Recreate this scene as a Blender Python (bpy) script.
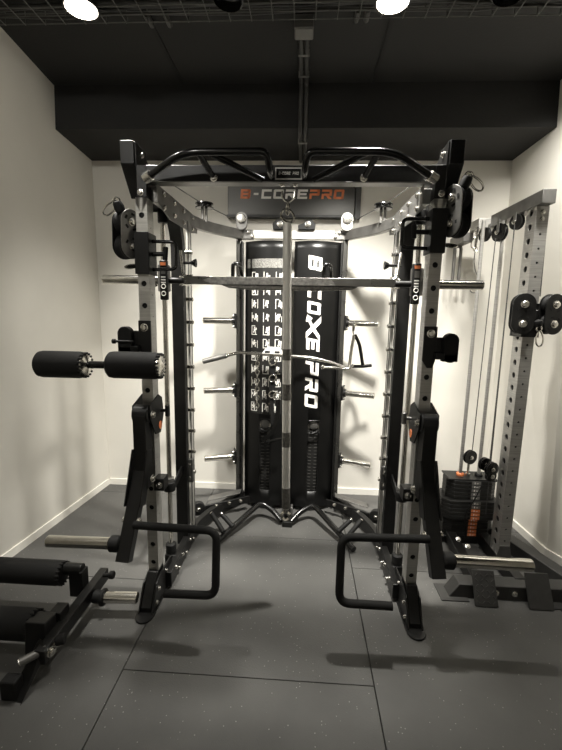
import bpy, bmesh, math, random
from mathutils import Vector, Matrix
random.seed(7)
C = bpy.context.scene
for o in list(bpy.data.objects):
    bpy.data.objects.remove(o)

# ------------------------------------------------------------------ camera
PITCH, YAW, ROLL, F_PX, CAM_Z = math.radians(9.0), math.radians(3.0), math.radians(1.1), 400.0, 1.55
def camera():
    f = Vector((-math.sin(YAW), math.cos(YAW), 0)); x = Vector((math.cos(YAW), math.sin(YAW), 0)); up = Vector((0, 0, 1))
    f2 = f*math.cos(PITCH) - up*math.sin(PITCH)
    d = -(up*math.cos(PITCH) + f*math.sin(PITCH))
    c, s = math.cos(ROLL), math.sin(ROLL)
    x3 = x*c - d*s; d3 = x*s + d*c
    cam = bpy.data.cameras.new('camera'); o = bpy.data.objects.new('camera', cam); C.collection.objects.link(o)
    cam.sensor_fit = 'HORIZONTAL'; cam.sensor_width = 36; cam.lens = F_PX/562*36
    cam.clip_start = .05
    m = Matrix((x3, -d3, -f2)).transposed().to_4x4(); m.translation = (0, 0, CAM_Z)
    o.matrix_world = m
    C.camera = o
camera()

# ------------------------------------------------------------------ world, exposure
w = bpy.data.worlds.new('world'); C.world = w; w.use_nodes = True
w.node_tree.nodes['Background'].inputs[0].default_value = (1.0, .93, .80, 1)
w.node_tree.nodes['Background'].inputs[1].default_value = .09
C.view_settings.view_transform = 'Standard'
C.view_settings.look = 'None'
C.view_settings.gamma = 1
C.view_settings.exposure = 0.0
C.view_settings.use_curve_mapping = False
LAMP_COL = (1.0, .97, .90)
# ceiling spot lamps and added fill lamps: x, y, z of the bulb face, watts, aim, cone angle, softness
LAMPS = [(-1.045, 2.00, 2.887, 290, (.24, .40, -1), 96, 1.0), (.352, 2.00, 2.887, 640, (-.08, .42, -1), 98, 1.0), (1.16, 2.00, 2.887, 170, (.45, .60, -1), 100, .8),
         (-1.045, .35, 2.945, 60, (-.1, .8, -.5), 110, .9),  # unseen fill lamp, added to brighten the upper left wall
         (-1.08, -1.3, 2.945, 130, (0, -.7, -1), 130, .8), (.37, -1.3, 2.945, 130, (0, -.7, -1), 130, .8)]  # unseen lamps added to light the front wall, which the steel reflects

# ------------------------------------------------------------------ materials
def mat(name, col, rough=.5, metal=0.0, noise=0.0, nscale=40, bump=0.0, bscale=300, spec=.5, aniso=None, emit=None):
    m = bpy.data.materials.new(name); m.use_nodes = True
    nt = m.node_tree; b = nt.nodes['Principled BSDF']
    b.inputs['Base Color'].default_value = (*col, 1)
    b.inputs['Roughness'].default_value = rough; b.inputs['Metallic'].default_value = metal
    b.inputs['Specular IOR Level'].default_value = spec
    tc = nt.nodes.new('ShaderNodeTexCoord')
    if noise:
        n = nt.nodes.new('ShaderNodeTexNoise'); n.inputs['Scale'].default_value = nscale; n.inputs['Detail'].default_value = 6
        mp = nt.nodes.new('ShaderNodeMapping')
        if aniso: mp.inputs['Scale'].default_value = aniso
        nt.links.new(tc.outputs['Object'], mp.inputs[0]); nt.links.new(mp.outputs[0], n.inputs['Vector'])
        r = nt.nodes.new('ShaderNodeMapRange')
        r.inputs['From Min'].default_value = .3; r.inputs['From Max'].default_value = .7
        r.inputs['To Min'].default_value = 1-noise; r.inputs['To Max'].default_value = 1+noise
        nt.links.new(n.outputs['Fac'], r.inputs['Value'])
        mx = nt.nodes.new('ShaderNodeVectorMath'); mx.operation = 'SCALE'
        mx.inputs[0].default_value = col
        nt.links.new(r.outputs[0], mx.inputs['Scale']); nt.links.new(mx.outputs[0], b.inputs['Base Color'])
        r2 = nt.nodes.new('ShaderNodeMath'); r2.operation = 'MULTIPLY'; r2.inputs[1].default_value = rough
        r3 = nt.nodes.new('ShaderNodeMath'); r3.operation = 'MULTIPLY_ADD'; r3.inputs[1].default_value = .3; r3.inputs[2].default_value = .85
        nt.links.new(n.outputs['Fac'], r3.inputs[0]); nt.links.new(r3.outputs[0], r2.inputs[0]); nt.links.new(r2.outputs[0], b.inputs['Roughness'])
    if bump:
        n2 = nt.nodes.new('ShaderNodeTexNoise'); n2.inputs['Scale'].default_value = bscale; n2.inputs['Detail'].default_value = 4
        nt.links.new(tc.outputs['Object'], n2.inputs['Vector'])
        bp = nt.nodes.new('ShaderNodeBump'); bp.inputs['Strength'].default_value = bump; bp.inputs['Distance'].default_value = .003
        nt.links.new(n2.outputs['Fac'], bp.inputs['Height']); nt.links.new(bp.outputs[0], b.inputs['Normal'])
    if emit:
        b.inputs['Emission Color'].default_value = (*emit[:3], 1); b.inputs['Emission Strength'].default_value = emit[3]
    return m
M = dict(
    black=mat('powder_black', (.0065, .0063, .0059), .40, noise=.25, nscale=15, bump=.12, bscale=600, spec=.38),
    gloss=mat('gloss_black', (.005, .0049, .0046), .22, noise=.2, nscale=12),
    rubber=mat('black_rubber', (.007, .0068, .0064), .65, noise=.2, nscale=30, bump=.2, bscale=250, spec=.3),
    foam=mat('black_foam', (.008, .0078, .0073), .75, noise=.2, nscale=20, bump=.25, bscale=400, spec=.3),
    steel=mat('brushed_steel', (.50, .488, .46), .40, .7, noise=.14, nscale=6, aniso=(1, 1, 40)),
    dark_steel=mat('dark_knurled_steel', (.22, .213, .198), .40, .85, noise=.35, nscale=60, bump=.5, bscale=500),
    grey=mat('grey_steel', (.19, .185, .175), .42, .75, noise=.2, nscale=14),
    chrome=mat('chrome', (.70, .68, .63), .16, 1.0, noise=.06, nscale=30),
    bolt=mat('bolt_zinc', (.72, .70, .65), .24, 1.0, noise=.08, nscale=60),
    tube=mat('dark_tube', (.13, .127, .118), .28, .85, noise=.15, nscale=10),
    bar=mat('bar_chrome', (.86, .84, .79), .32, .45, noise=.05, nscale=30),
    tower=mat('tower_steel', (.40, .39, .368), .42, .7, noise=.15, nscale=8, aniso=(1, 1, 20)),
    basegrey=mat('base_plate_grey', (.036, .0352, .033), .5, noise=.2, nscale=30),
    pale=mat('pale_steel', (.74, .72, .67), .34, .6, noise=.06, nscale=12),
    shroud=mat('shroud_black', (.004, .0039, .0037), .36, noise=.15, nscale=8, spec=.4),
    chart=mat('chart_ground', (.014, .0136, .0127), .45, noise=.4, nscale=120),
    white=mat('white_print', (.84, .82, .77), .5, noise=.04, nscale=40),
    grain=mat('speckled_print', (.20, .195, .18), .5, noise=.8, nscale=180),
    orange=mat('orange_print', (.80, .235, .085), .5, noise=.06, nscale=40),
    signface=mat('sign_face', (.055, .053, .048), .35, .3, noise=.1, nscale=6),
    plate=mat('stack_plate', (.02, .0195, .0183), .45, noise=.25, nscale=25, spec=.35),
    ceil=mat('ceiling_black', (.012, .0117, .0109), .8, noise=.35, nscale=5, bump=.3, bscale=60),
    cable=mat('cable_jacket', (.045, .044, .042), .4, noise=.2, nscale=30),
    wire=mat('tray_wire', (.12, .12, .11), .4, .6, noise=.2, nscale=30),
    wall=mat('wall_plaster', (.70, .675, .615), .82, noise=.045, nscale=2.2, bump=.1, bscale=90),
    base=mat('baseboard_paint', (.80, .775, .71), .45, noise=.03, nscale=10),
    bulb=mat('lamp_bulb', (.9, .85, .75), .4, emit=(1.0, .93, .8, 14)),
    conduit=mat('conduit_grey', (.05, .049, .046), .5, noise=.2, nscale=20),
    jbox=mat('junction_box_grey', (.16, .155, .145), .6, noise=.1, nscale=20),
)
def floor_material():
    m = bpy.data.materials.new('rubber_floor'); m.use_nodes = True
    nt = m.node_tree; b = nt.nodes['Principled BSDF']; L = nt.links.new
    tc = nt.nodes.new('ShaderNodeTexCoord')
    big = nt.nodes.new('ShaderNodeTexNoise'); big.inputs['Scale'].default_value = 2.5; big.inputs['Detail'].default_value = 6
    L(tc.outputs['Object'], big.inputs['Vector'])
    ramp = nt.nodes.new('ShaderNodeValToRGB'); e = ramp.color_ramp.elements
    e[0].position = .3; e[0].color = (.066, .0645, .061, 1); e[1].position = .75; e[1].color = (.102, .0998, .0938, 1)
    L(big.outputs['Fac'], ramp.inputs[0])
    vo = nt.nodes.new('ShaderNodeTexVoronoi'); vo.inputs['Scale'].default_value = 70
    L(tc.outputs['Object'], vo.inputs['Vector'])
    lt = nt.nodes.new('ShaderNodeMath'); lt.operation = 'LESS_THAN'; lt.inputs[1].default_value = .17
    L(vo.outputs['Distance'], lt.inputs[0])
    sep = nt.nodes.new('ShaderNodeSeparateColor'); L(vo.outputs['Color'], sep.inputs[0])
    gt = nt.nodes.new('ShaderNodeMath'); gt.operation = 'GREATER_THAN'; gt.inputs[1].default_value = .86
    L(sep.outputs[0], gt.inputs[0])
    mu = nt.nodes.new('ShaderNodeMath'); mu.operation = 'MULTIPLY'; L(lt.outputs[0], mu.inputs[0]); L(gt.outputs[0], mu.inputs[1])
    mx = nt.nodes.new('ShaderNodeMix'); mx.data_type = 'RGBA'
    L(mu.outputs[0], mx.inputs['Factor']); L(ramp.outputs[0], mx.inputs[6]); mx.inputs[7].default_value = (.24, .235, .22, 1)
    L(mx.outputs[2], b.inputs['Base Color'])
    b.inputs['Roughness'].default_value = .62
    fn = nt.nodes.new('ShaderNodeTexNoise'); fn.inputs['Scale'].default_value = 220; L(tc.outputs['Object'], fn.inputs['Vector'])
    bp = nt.nodes.new('ShaderNodeBump'); bp.inputs['Strength'].default_value = .35; bp.inputs['Distance'].default_value = .003
    L(fn.outputs['Fac'], bp.inputs['Height']); L(bp.outputs[0], b.inputs['Normal'])
    return m
M['floor'] = floor_material()

# ------------------------------------------------------------------ mesh helpers
def V(*a): return Vector(a)
def fillet(pts, r, n=6):
    pts = [Vector(p) for p in pts]; out = [pts[0]]
    for i in range(1, len(pts)-1):
        a, b, c = pts[i-1], pts[i], pts[i+1]
        d1 = (a-b); d2 = (c-b); rr = min(r, d1.length*.48, d2.length*.48)
        p, q = b+d1.normalized()*rr, b+d2.normalized()*rr
        for k in range(n+1):
            t = k/n; out.append(p*(1-t)**2 + b*2*t*(1-t) + q*t*t)
    out.append(pts[-1]); return out

class MB:
    def __init__(s): s.bm = bmesh.new(); s.cur = 0
    def face(s, vs):
        try:
            f = s.bm.faces.new(vs); f.material_index = s.cur; return f
        except ValueError: return None
    def v(s, p): return s.bm.verts.new(p)
    def box(s, x0, x1, y0, y1, z0, z1):
        if x1 < x0: x0, x1 = x1, x0
        return s.hexa([(x0,y0,z0),(x1,y0,z0),(x1,y1,z0),(x0,y1,z0)], [(x0,y0,z1),(x1,y0,z1),(x1,y1,z1),(x0,y1,z1)])
    def hexa(s, a, b):
        A = [s.v(p) for p in a]; B = [s.v(p) for p in b]; n = len(A)
        s.face(A[::-1]); s.face(B)
        for i in range(n): s.face([A[i], A[(i+1)%n], B[(i+1)%n], B[i]])
        return s
    def prism(s, poly, axis, a, b):
        def p3(p, t): return {'x': (t, p[0], p[1]), 'y': (p[0], t, p[1]), 'z': (p[0], p[1], t)}[axis]
        return s.hexa([p3(p, a) for p in poly], [p3(p, b) for p in poly])
    def beam(s, p0, p1, w, h, up=(0,0,1)):
        p0, p1 = Vector(p0), Vector(p1); d = (p1-p0).normalized(); x = d.cross(Vector(up)).normalized(); u = x.cross(d)
        q = [(-w/2,-h/2),(w/2,-h/2),(w/2,h/2),(-w/2,h/2)]
        return s.hexa([p0+x*a+u*b for a, b in q], [p1+x*a+u*b for a, b in q])
    def sweep(s, pts, ring, up=(0,0,1), closed=False, fixed_up=False):
        pts = [Vector(p) for p in pts]; n = len(pts); rings = []; u = Vector(up)
        for i in range(n):
            if closed: d = pts[(i+1)%n]-pts[i-1]
            else: d = pts[min(i+1, n-1)]-pts[max(i-1, 0)]
            d.normalize()
            if abs(d.dot(u)) > .98 and i == 0: u = Vector((1,0,0)) if abs(d.x) < .9 else Vector((0,1,0))
            x = d.cross(u).normalized(); uu = x.cross(d).normalized()
            if not fixed_up: u = uu
            rr = ring(i) if callable(ring) else ring
            rings.append([s.v(pts[i]+x*a+uu*b) for a, b in rr])
        m = len(rings[0])
        for i in range(n if closed else n-1):
            A, B = rings[i], rings[(i+1)%n]
            for k in range(m): s.face([A[k], A[(k+1)%m], B[(k+1)%m], B[k]])
        if not closed: s.face(rings[0][::-1]); s.face(rings[-1])
        return s
    def tube(s, pts, r, seg=12, closed=False):
        return s.sweep(pts, [(r*math.cos(2*math.pi*k/seg), r*math.sin(2*math.pi*k/seg)) for k in range(seg)], closed=closed)
    def rect(s, pts, w, h):
        return s.sweep(pts, [(-w/2,-h/2),(w/2,-h/2),(w/2,h/2),(-w/2,h/2)], fixed_up=True)
    def lathe(s, c, axis, prof, seg=24, caps=True):
        c = Vector(c); a = Vector(axis).normalized(); x = a.orthogonal().normalized(); y = a.cross(x)
        R = [[s.v(c+a*h+(x*math.cos(2*math.pi*k/seg)+y*math.sin(2*math.pi*k/seg))*max(r, 1e-4)) for k in range(seg)] for r, h in prof]
        for A, B in zip(R, R[1:]):
            for k in range(seg): s.face([A[k], A[(k+1)%seg], B[(k+1)%seg], B[k]])
        if caps: s.face(R[0][::-1]); s.face(R[-1])
        return s
    def cyl(s, p0, p1, r, seg=20, ch=.0):
        p0, p1 = Vector(p0), Vector(p1); L = (p1-p0).length
        pr = [(r-ch, 0), (r, ch), (r, L-ch), (r-ch, L)] if ch else [(r, 0), (r, L)]
        return s.lathe(p0, p1-p0, pr, seg)
    def torus(s, c, axis, R, r, seg=24, sx=1, sy=1, ydir=None):
        a = Vector(axis).normalized()
        if ydir: y = Vector(ydir); x = y.cross(a).normalized()
        else: x = a.orthogonal().normalized(); y = a.cross(x)
        return s.tube([Vector(c)+x*math.cos(2*math.pi*k/seg)*R*sx+y*math.sin(2*math.pi*k/seg)*R*sy for k in range(seg)], r, 8, closed=True)
    def holed(s, o, ea, eb, en, w, b0, b1, holes, r, depth=.006, n=12):
        """flat face centred on o, a across, b along, with real round holes"""
        o, ea, eb, en = map(Vector, (o, ea, eb, en))
        P = lambda a, b, d=0: s.v(o+ea*a+eb*b-en*d)
        hs = sorted(h for h in holes if b0+r*1.3 < h < b1-r*1.3)
        cuts = [b0]+[(p+q)/2 for p, q in zip(hs, hs[1:])]+[b1] if hs else [b0, b1]
        if not hs:
            s.face([P(-w/2,b0),P(w/2,b0),P(w/2,b1),P(-w/2,b1)]); return s
        for i, h in enumerate(hs):
            l, t = cuts[i]-h, cuts[i+1]-h
            ang = sorted([2*math.pi*k/n+.01 for k in range(n)] + [math.atan2(y, x) % (2*math.pi) for x in (-w/2, w/2) for y in (l, t)])
            O, I, D = [], [], []
            for q in ang:
                c_, s_ = math.cos(q), math.sin(q)
                k = min((w/2)/abs(c_) if abs(c_) > 1e-6 else 9, (t/s_ if s_ > 1e-6 else (l/s_ if s_ < -1e-6 else 9)))
                O.append(P(c_*k, h+s_*k)); I.append(P(c_*r, h+s_*r)); D.append(P(c_*r, h+s_*r, depth))
            m = len(ang)
            for k in range(m):
                j = (k+1) % m
                s.face([O[k], O[j], I[j], I[k]]); s.face([I[k], I[j], D[j], D[k]])
        return s
    def post(s, cx, cy, wx, wy, z0, z1, fh, fr, sh, sr, sides=(-1, 1)):
        e = .001
        s.holed((cx, cy-wy/2, 0), (1,0,0), (0,0,1), (0,-1,0), wx, z0, z1, fh, fr)
        s.holed((cx, cy+wy/2, 0), (-1,0,0), (0,0,1), (0,1,0), wx, z0, z1, fh, fr)
        s.holed((cx-wx/2, cy, 0), (0,-1,0), (0,0,1), (-1,0,0), wy, z0, z1, sh if -1 in sides else [], sr)
        s.holed((cx+wx/2, cy, 0), (0,1,0), (0,0,1), (1,0,0), wy, z0, z1, sh if 1 in sides else [], sr)
        for z in (z0, z1): s.face([s.v((cx+a*wx/2, cy+b*wy/2, z)) for a, b in ((-1,-1),(1,-1),(1,1),(-1,1))])
        # dark liner inside so no light leaks through the hollow section
        return s
    def stadium(s, c, axis, up, half, r, t0, t1, n=10):
        c, a, u = Vector(c), Vector(axis).normalized(), Vector(up).normalized(); x = u.cross(a)
        poly = [(u*half, 0), (u*-half, math.pi)]
        pts = [b+(x*math.cos(q0+math.pi*k/n)+u*math.sin(q0+math.pi*k/n))*r for b, q0 in poly for k in range(n+1)]
        return s.hexa([c+p+a*t0 for p in pts], [c+p+a*t1 for p in pts])
    def build(s, name, m, parent=None, smooth=32, bevel=0, seg=2):
        bm = s.bm
        bmesh.ops.remove_doubles(bm, verts=bm.verts, dist=1e-5)
        bmesh.ops.recalc_face_normals(bm, faces=bm.faces)
        if parent:
            off = Vector((0,0,0)); p = parent
            while p: off += p.location; p = p.parent
            loc = Vector((0,0,0))
        else:
            xs = [v.co for v in bm.verts]
            off = Vector(((min(v.x for v in xs)+max(v.x for v in xs))/2, (min(v.y for v in xs)+max(v.y for v in xs))/2, min(v.z for v in xs))); loc = off
        bmesh.ops.translate(bm, verts=bm.verts, vec=-off)
        me = bpy.data.meshes.new(name); bm.to_mesh(me); bm.free()
        for k in (m if isinstance(m, (list, tuple)) else [m]): me.materials.append(M[k])
        if smooth:
            me.polygons.foreach_set('use_smooth', [True]*len(me.polygons)); me.set_sharp_from_angle(angle=math.radians(smooth))
        o = bpy.data.objects.new(name, me); C.collection.objects.link(o); o.location = loc
        if parent: o.parent = parent
        if bevel:
            b = o.modifiers.new('bevel', 'BEVEL'); b.width = bevel; b.segments = seg; b.limit_method = 'ANGLE'; b.angle_limit = math.radians(40)
        return o

def tag(o, label=None, cat=None, group=None, kind=None):
    if label: o['label'] = label
    if cat: o['category'] = cat
    if group: o['group'] = group
    if kind: o['kind'] = kind
    return o
def thing(name, label, cat, loc, group=None):
    o = bpy.data.objects.new(name, None); C.collection.objects.link(o); o.location = loc; o.empty_display_size = .1
    return tag(o, label, cat, group)
def copy_tree(o, parent=None):
    c = o.copy(); C.collection.objects.link(c); c.parent = parent
    for ch in list(o.children): copy_tree(ch, c)
    return c
def struct(name, mb, m, **k): return tag(mb.build(name, m, **k), kind='structure')
_bolt = None
def bolts(parent, items, r=.012):
    """a bolt head for each (position, direction), each an object of its own"""
    global _bolt
    if _bolt is None:
        b = MB(); b.lathe((0,0,-.002), (0,0,1), [(1.25,0),(1.25,.25),(.95,.3),(.95,.75),(.75,.95),(.3,1.0)], 12)
        o = b.build('bolt', 'bolt'); _bolt = o.data; bpy.data.objects.remove(o)
    off = Vector((0,0,0)); p = parent
    while p: off += p.location; p = p.parent
    for pos, d in items:
        o = bpy.data.objects.new('bolt', _bolt); C.collection.objects.link(o); o.parent = parent
        o.location = Vector(pos)-off; o.scale = (r, r, r); o.rotation_euler = Vector(d).to_track_quat('Z', 'Y').to_euler()

# lettering: block letters made of strokes on a 1 x 1 cell (x, y up), each a list of polygons
def R4(a, b, c, d): return [(a,b),(c,b),(c,d),(a,d)]
T = .24
GLYPH = {
 'B': [R4(0,0,T,1), R4(T,0,.92,T), R4(T,.5-T/2,.92,.5+T/2), R4(T,1-T,.92,1), R4(1-T,.06,1,.46), R4(1-T,.54,1,.94)],
 'C': [R4(0,0,T,1), R4(T,0,1,T), R4(T,1-T,1,1)],
 'O': [R4(0,.06,T,.94), R4(1-T,.06,1,.94), R4(.06,0,.94,T), R4(.06,1-T,.94,1)],
 'R': [R4(0,0,T,.55), R4(0,1-T,.95,1), R4(1-T,.45,1,.95), R4(T,.34,1,.34+T), [(.42,.36),(.74,.36),(1.05,0),(.72,0)]],
 'E': [R4(0,0,T,1), R4(T,0,1,T), R4(T,.5-T/2,.9,.5+T/2), R4(T,1-T,1,1)],
 'P': [R4(0,0,T,.58), R4(0,1-T,.95,1), R4(1-T,.42,1,.95), R4(T,.36,.95,.36+T)],
 '-': [R4(.15,.4,.85,.62)],
 # the wide crossed letter of the tall panel: two crossing bars, the lower one ending in a spark-like notch
 'X': [[(-.15,1.05),(.22,1.05),(1.25,-.05),(.9,-.05)], [(1.25,1.0),(.95,1.0),(.42,.45),(.62,.30)], [(-.1,.02),(.05,.42),(.2,.3),(.42,.45),(.55,.3),(.3,.12),(.3,-.08)]],
}
def letters(mb, text, place, h, wd, gap, shear=.0, cuts=1, colors=None):
    """place(a, b): a along the writing, b up; draws the text with letter height h, width wd"""
    a = 0
    for i, ch in enumerate(text):
        if colors: mb.cur = colors[i]
        k = {'-': .7, 'X': 1.5}.get(ch, 1)
        if ch != ' ':
            for poly in GLYPH[ch]:
                bm2 = bmesh.new(); f = bm2.faces.new([bm2.verts.new((x, y, 0)) for x, y in poly])
                if cuts: bmesh.ops.subdivide_edges(bm2, edges=bm2.edges, cuts=cuts, use_grid_fill=True)
                mp = {v: mb.v(place(a+(v.co.x*k*wd)+shear*h*v.co.y, v.co.y*h)) for v in bm2.verts}
                for f in bm2.faces: mb.face([mp[v] for v in f.verts])
                bm2.free()
        a += wd*k+gap
    return a

# ================================================================== the room
b = MB()
xs = [-2.9, -1.825, -.742, .341, 1.42, 2.5]
rows = [1.0, 2.062, 1.48, 2.27, 1.7]
for i in range(5):
    y = rows[i]-1.083*5
    while y < 3.4:
        b.box(xs[i]+.0018, xs[i+1]-.0018, y+.0018, min(y+1.083, 3.4)-.0018, -.02, 0); y += 1.083
struct('floor', b, 'floor', bevel=.0025, smooth=0)
b = MB(); b.box(-2.9, 2.5, -3.6, 3.4, -.04, -.0201); struct('floor_slab', b, 'rubber', smooth=0)

BY = 3.3                                    # back wall
b = MB(); b.hexa([(-1.69,BY,0),(1.75,BY,0),(1.75,BY+.1,0),(-1.69,BY+.1,0)], [(-1.745,BY,2.72),(1.75,BY,2.72),(1.75,BY+.1,2.72),(-1.745,BY+.1,2.72)])
struct('wall_back', b, 'wall', smooth=0)
# left wall, splaying a little towards the viewer
b = MB()
LB, LT = [(-1.685,BY+.1),(-1.845,1.6),(-2.28,-3.5)], [(-1.715,BY+.1),(-1.515,1.6),(-2.1,-3.5)]
def lw(k, t, d):            # k runs along the wall, t up it
    i = min(int(k), 1); f = k-i
    p = [Vector(A[i]).lerp(Vector(A[i+1]), f) for A in (LB, LT)]
    q = p[0].lerp(p[1], t); return (q.x-d, q.y, 2.98*t)
K, N = 40, 24
G = {d: [[b.v(lw(2*a/K, c/N, d)) for c in range(N+1)] for a in range(K+1)] for d in (0, .28)}
for a in range(K):
    for c in range(N):
        for d in (0, .28): b.face([G[d][a][c], G[d][a+1][c], G[d][a+1][c+1], G[d][a][c+1]])
for a in range(K):
    for c in (0, N): b.face([G[0][a][c], G[0][a+1][c], G[.28][a+1][c], G[.28][a][c]])
for c in range(N):
    for a in (0, K): b.face([G[0][a][c], G[0][a][c+1], G[.28][a][c+1], G[.28][a][c]])
struct('wall_left', b, 'wall', smooth=20)
# right wall with the bend near the machine base
RW = [(1.575, BY+.1), (1.632, 2.50), (1.675, 2.40), (2.2, .9), (2.3, -3.5)]
RT = [(1.520, BY+.1), (1.505, 2.50), (1.545, 2.40), (2.1, .9), (2.2, -3.5)]
b = MB()
for (a, c), (p, q) in zip(zip(RW, RW[1:]), zip(RT, RT[1:])):
    b.hexa([(a[0],a[1],0),(a[0]+.15,a[1],0),(c[0]+.15,c[1],0),(c[0],c[1],0)], [(p[0],p[1],2.98),(p[0]+.15,p[1],2.98),(q[0]+.15,q[1],2.98),(q[0],q[1],2.98)])
struct('wall_right', b, 'wall', smooth=0)
b = MB(); b.box(-2.6, 2.6, -3.6, -3.5, 0, 2.98); struct('wall_front', b, 'wall', smooth=0)
b = MB(); b.box(-2.6, 2.6, -3.6, BY+.1, 2.96, 3.06); struct('ceiling', b, 'ceil', smooth=0)
b = MB(); b.box(-2.0, 2.0, 2.75, BY+.1, 2.70, 2.965); struct('trim_1', b, 'ceil', smooth=0)      # bulkhead along the back wall
for i, x in enumerate((-.80, .39)):
    b = MB(); b.box(x-.011, x+.011, 2.12, 2.75, 2.954, 2.962); struct('trim_%d' % (i+2), b, 'rubber', smooth=0)   # ceiling board joints
b = MB(); b.box(-1.70, 1.6, BY-.012, BY+.001, 0, .052); struct('baseboard_back', b, 'base', smooth=0)
b = MB(); b.hexa([(-1.70,BY,0),(-2.27,-3.4,0),(-2.255,-3.4,0),(-1.683,BY,0)], [(-1.70,BY,.052),(-2.27,-3.4,.052),(-2.257,-3.4,.052),(-1.685,BY,.052)])
struct('baseboard_left', b, 'base', smooth=0)
b = MB()
for a, c in zip(RW, RW[1:]):
    b.hexa([(a[0]-.013,a[1],0),(a[0]+.02,a[1],0),(c[0]+.02,c[1],0),(c[0]-.013,c[1],0)], [(a[0]-.014,a[1],.055),(a[0]+.02,a[1],.055),(c[0]+.02,c[1],.055),(c[0]-.014,c[1],.055)])
struct('baseboard_right', b, 'base', smooth=0)

# ================================================================== the multi-gym rack
XC = -.085
def U(s, u): return XC+s*u
rack = thing('power_rack', 'large black and silver multi-gym power rack standing before the back wall', 'power rack', (XC, 2.5, 0))
PY, PU = 1.955, .68
for s in (-1, 1):
    x = U(s, PU)
    zs = [1.566+.104*k for k in range(-14, 7)]
    b = MB(); b.post(x, PY, .054, .076, .10, 2.06, zs, .0135, [z+.052 for z in zs], .0045)
    b.build('front_upright', 'steel', rack)
    b = MB(); b.box(x-.024, x+.024, PY-.03, PY+.03, .11, 2.05); b.build('upright_lining', 'rubber', rack)
    # front foot
    f = MB(); n = 10
    pts = [(x-.047, 2.02), (x-.047, 1.79)]+[(x-.047*math.cos(math.pi*k/n), 1.785-.055*math.sin(math.pi*k/n)) for k in range(n+1)]+[(x+.047, 1.79), (x+.047, 2.02)]
    f.prism(pts, 'z', 0, .010)
    foot = f.build('front_foot', 'black', rack, bevel=.002)
    f = MB(); f.prism([(1.80,.010),(1.99,.010),(1.99,.17),(1.90,.17),(1.80,.035)], 'x', x-.027, x+.027); f.build('foot_socket', 'black', foot, bevel=.003)
    for q in (-.034, .034):
        f = MB(); f.prism([(1.785,.010),(2.10,.010),(2.10,.14),(1.93,.15),(1.86,.13)], 'x', x+q-.004, x+q+.004); f.build('side_plate', 'black', foot, bevel=.001)
    bolts(foot, [((x-s*.038, y, z), (-s,0,0)) for y, z in ((1.845,.035),(1.88,.09),(2.0,.11),(2.03,.045))]+[((x+s*.038, y, z), (s,0,0)) for y, z in ((1.845,.035),(1.9,.09))], .0105)
    # low side arm, straight back and then curving in
    path = fillet([(U(s,.63),1.99,.062),(U(s,.63),2.62,.062),(U(s,.37),3.05,.062)], .32, 12)
    b = MB(); b.rect(path, .042, .085); arm = b.build('base_arm', 'black', rack, bevel=.003)
    bolts(arm, [((U(s,.609), y, z), (-s,0,0)) for y, z in ((2.07,.085),(2.13,.04),(2.2,.08),(2.28,.04),(2.36,.08),(2.44,.04))], .0105)
    # high side arm
    path = fillet([(U(s,.63),1.97,2.085),(U(s,.63),2.60,2.085),(U(s,.37),3.05,2.10)], .36, 14)
    b = MB(); b.rect(path, .042, .066); arm = b.build('top_arm', 'grey', rack, bevel=.003)
    b = MB(); b.prism([(1.92,2.12),(2.62,2.125),(2.62,2.03),(2.5,2.01),(2.1,2.0),(1.92,2.04)], 'x', U(s,.603), U(s,.608)); gp = b.build('gusset_plate', 'grey', arm, bevel=.001)
    bolts(arm, [((U(s,.602), y, z), (-s,0,0)) for y in (2.0,2.16,2.32,2.5) for z in (2.035,2.095)]+[((U(s,.372), 3.03, 2.115), (0,-1,0)), ((U(s,.41), 2.985, 2.085), (-s,-1,0))], .0115)
    # top bracket
    b = MB(); b.prism([(1.915,2.305),(2.06,2.305),(2.06,2.09),(2.02,2.08),(1.915,2.205)], 'x', U(s,.705), U(s,.770)); br = b.build('top_bracket', 'black', rack, bevel=.003)
    b = MB(); b.prism([(1.918,2.30),(1.97,2.295),(2.20,2.20),(2.20,2.06),(2.02,2.02),(1.93,2.12)], 'x', U(s,.697), U(s,.704)); b.build('inner_plate', 'black', br, bevel=.002)
    b = MB(); b.prism([(1.915,2.20),(2.0,2.23),(2.03,2.06),(1.912,2.06)], 'x', U(s,.651), U(s,.697)); b.build('spacer', 'black', br, bevel=.002)
    bolts(br, [((U(s,.696), y, z), (-s,0,0)) for y, z in ((1.975,2.262),(2.06,2.22),(2.14,2.19))]+[((U(s,.68), 1.912, z), (0,-1,0)) for z in (2.08,)], .012)
    # pull-up handle, forward of the beam
    b = MB()
    b.tube(fillet([(U(s,.615),1.86,2.135),(U(s,.44),1.78,2.204),(U(s,.085),1.78,2.206),(U(s,.075),1.81,2.148),(U(s,.075),1.91,2.146)], .075, 8), .0155, 14)
    h = b.build('pull_up_handle', 'gloss', rack)
    b = MB(); b.tube([(U(s,.375),1.782,2.203),(U(s,.335),1.905,2.14)], .0135, 12); b.build('brace', 'gloss', h)
    b = MB(); b.tube([(U(s,.33),1.782,2.203),(U(s,.115),1.905,2.135)], .0135, 12); b.build('brace', 'gloss', h)
    d = Vector((U(s,.44)-U(s,.615), -.08, .069)).normalized(); p = Vector((U(s,.615),1.86,2.135))
    b = MB(); b.cyl(p-d*.03, p+d*.012, .022, 18, .003); b.build('end_flange', 'bolt', h)
    bolts(h, [((U(s,.335),1.899,2.14), (0,-1,0))], .014)
    # guide rod for the sliding bar
    b = MB(); b.cyl((U(s,.672),2.18,.13), (U(s,.672),2.18,2.02), .0135); b.build('guide_rod', 'chrome', rack)
    b = MB(); b.cyl((U(s,.672),2.18,.105), (U(s,.672),2.18,.165), .031, 22, .005); b.build('rod_bumper', 'rubber', rack)
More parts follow.
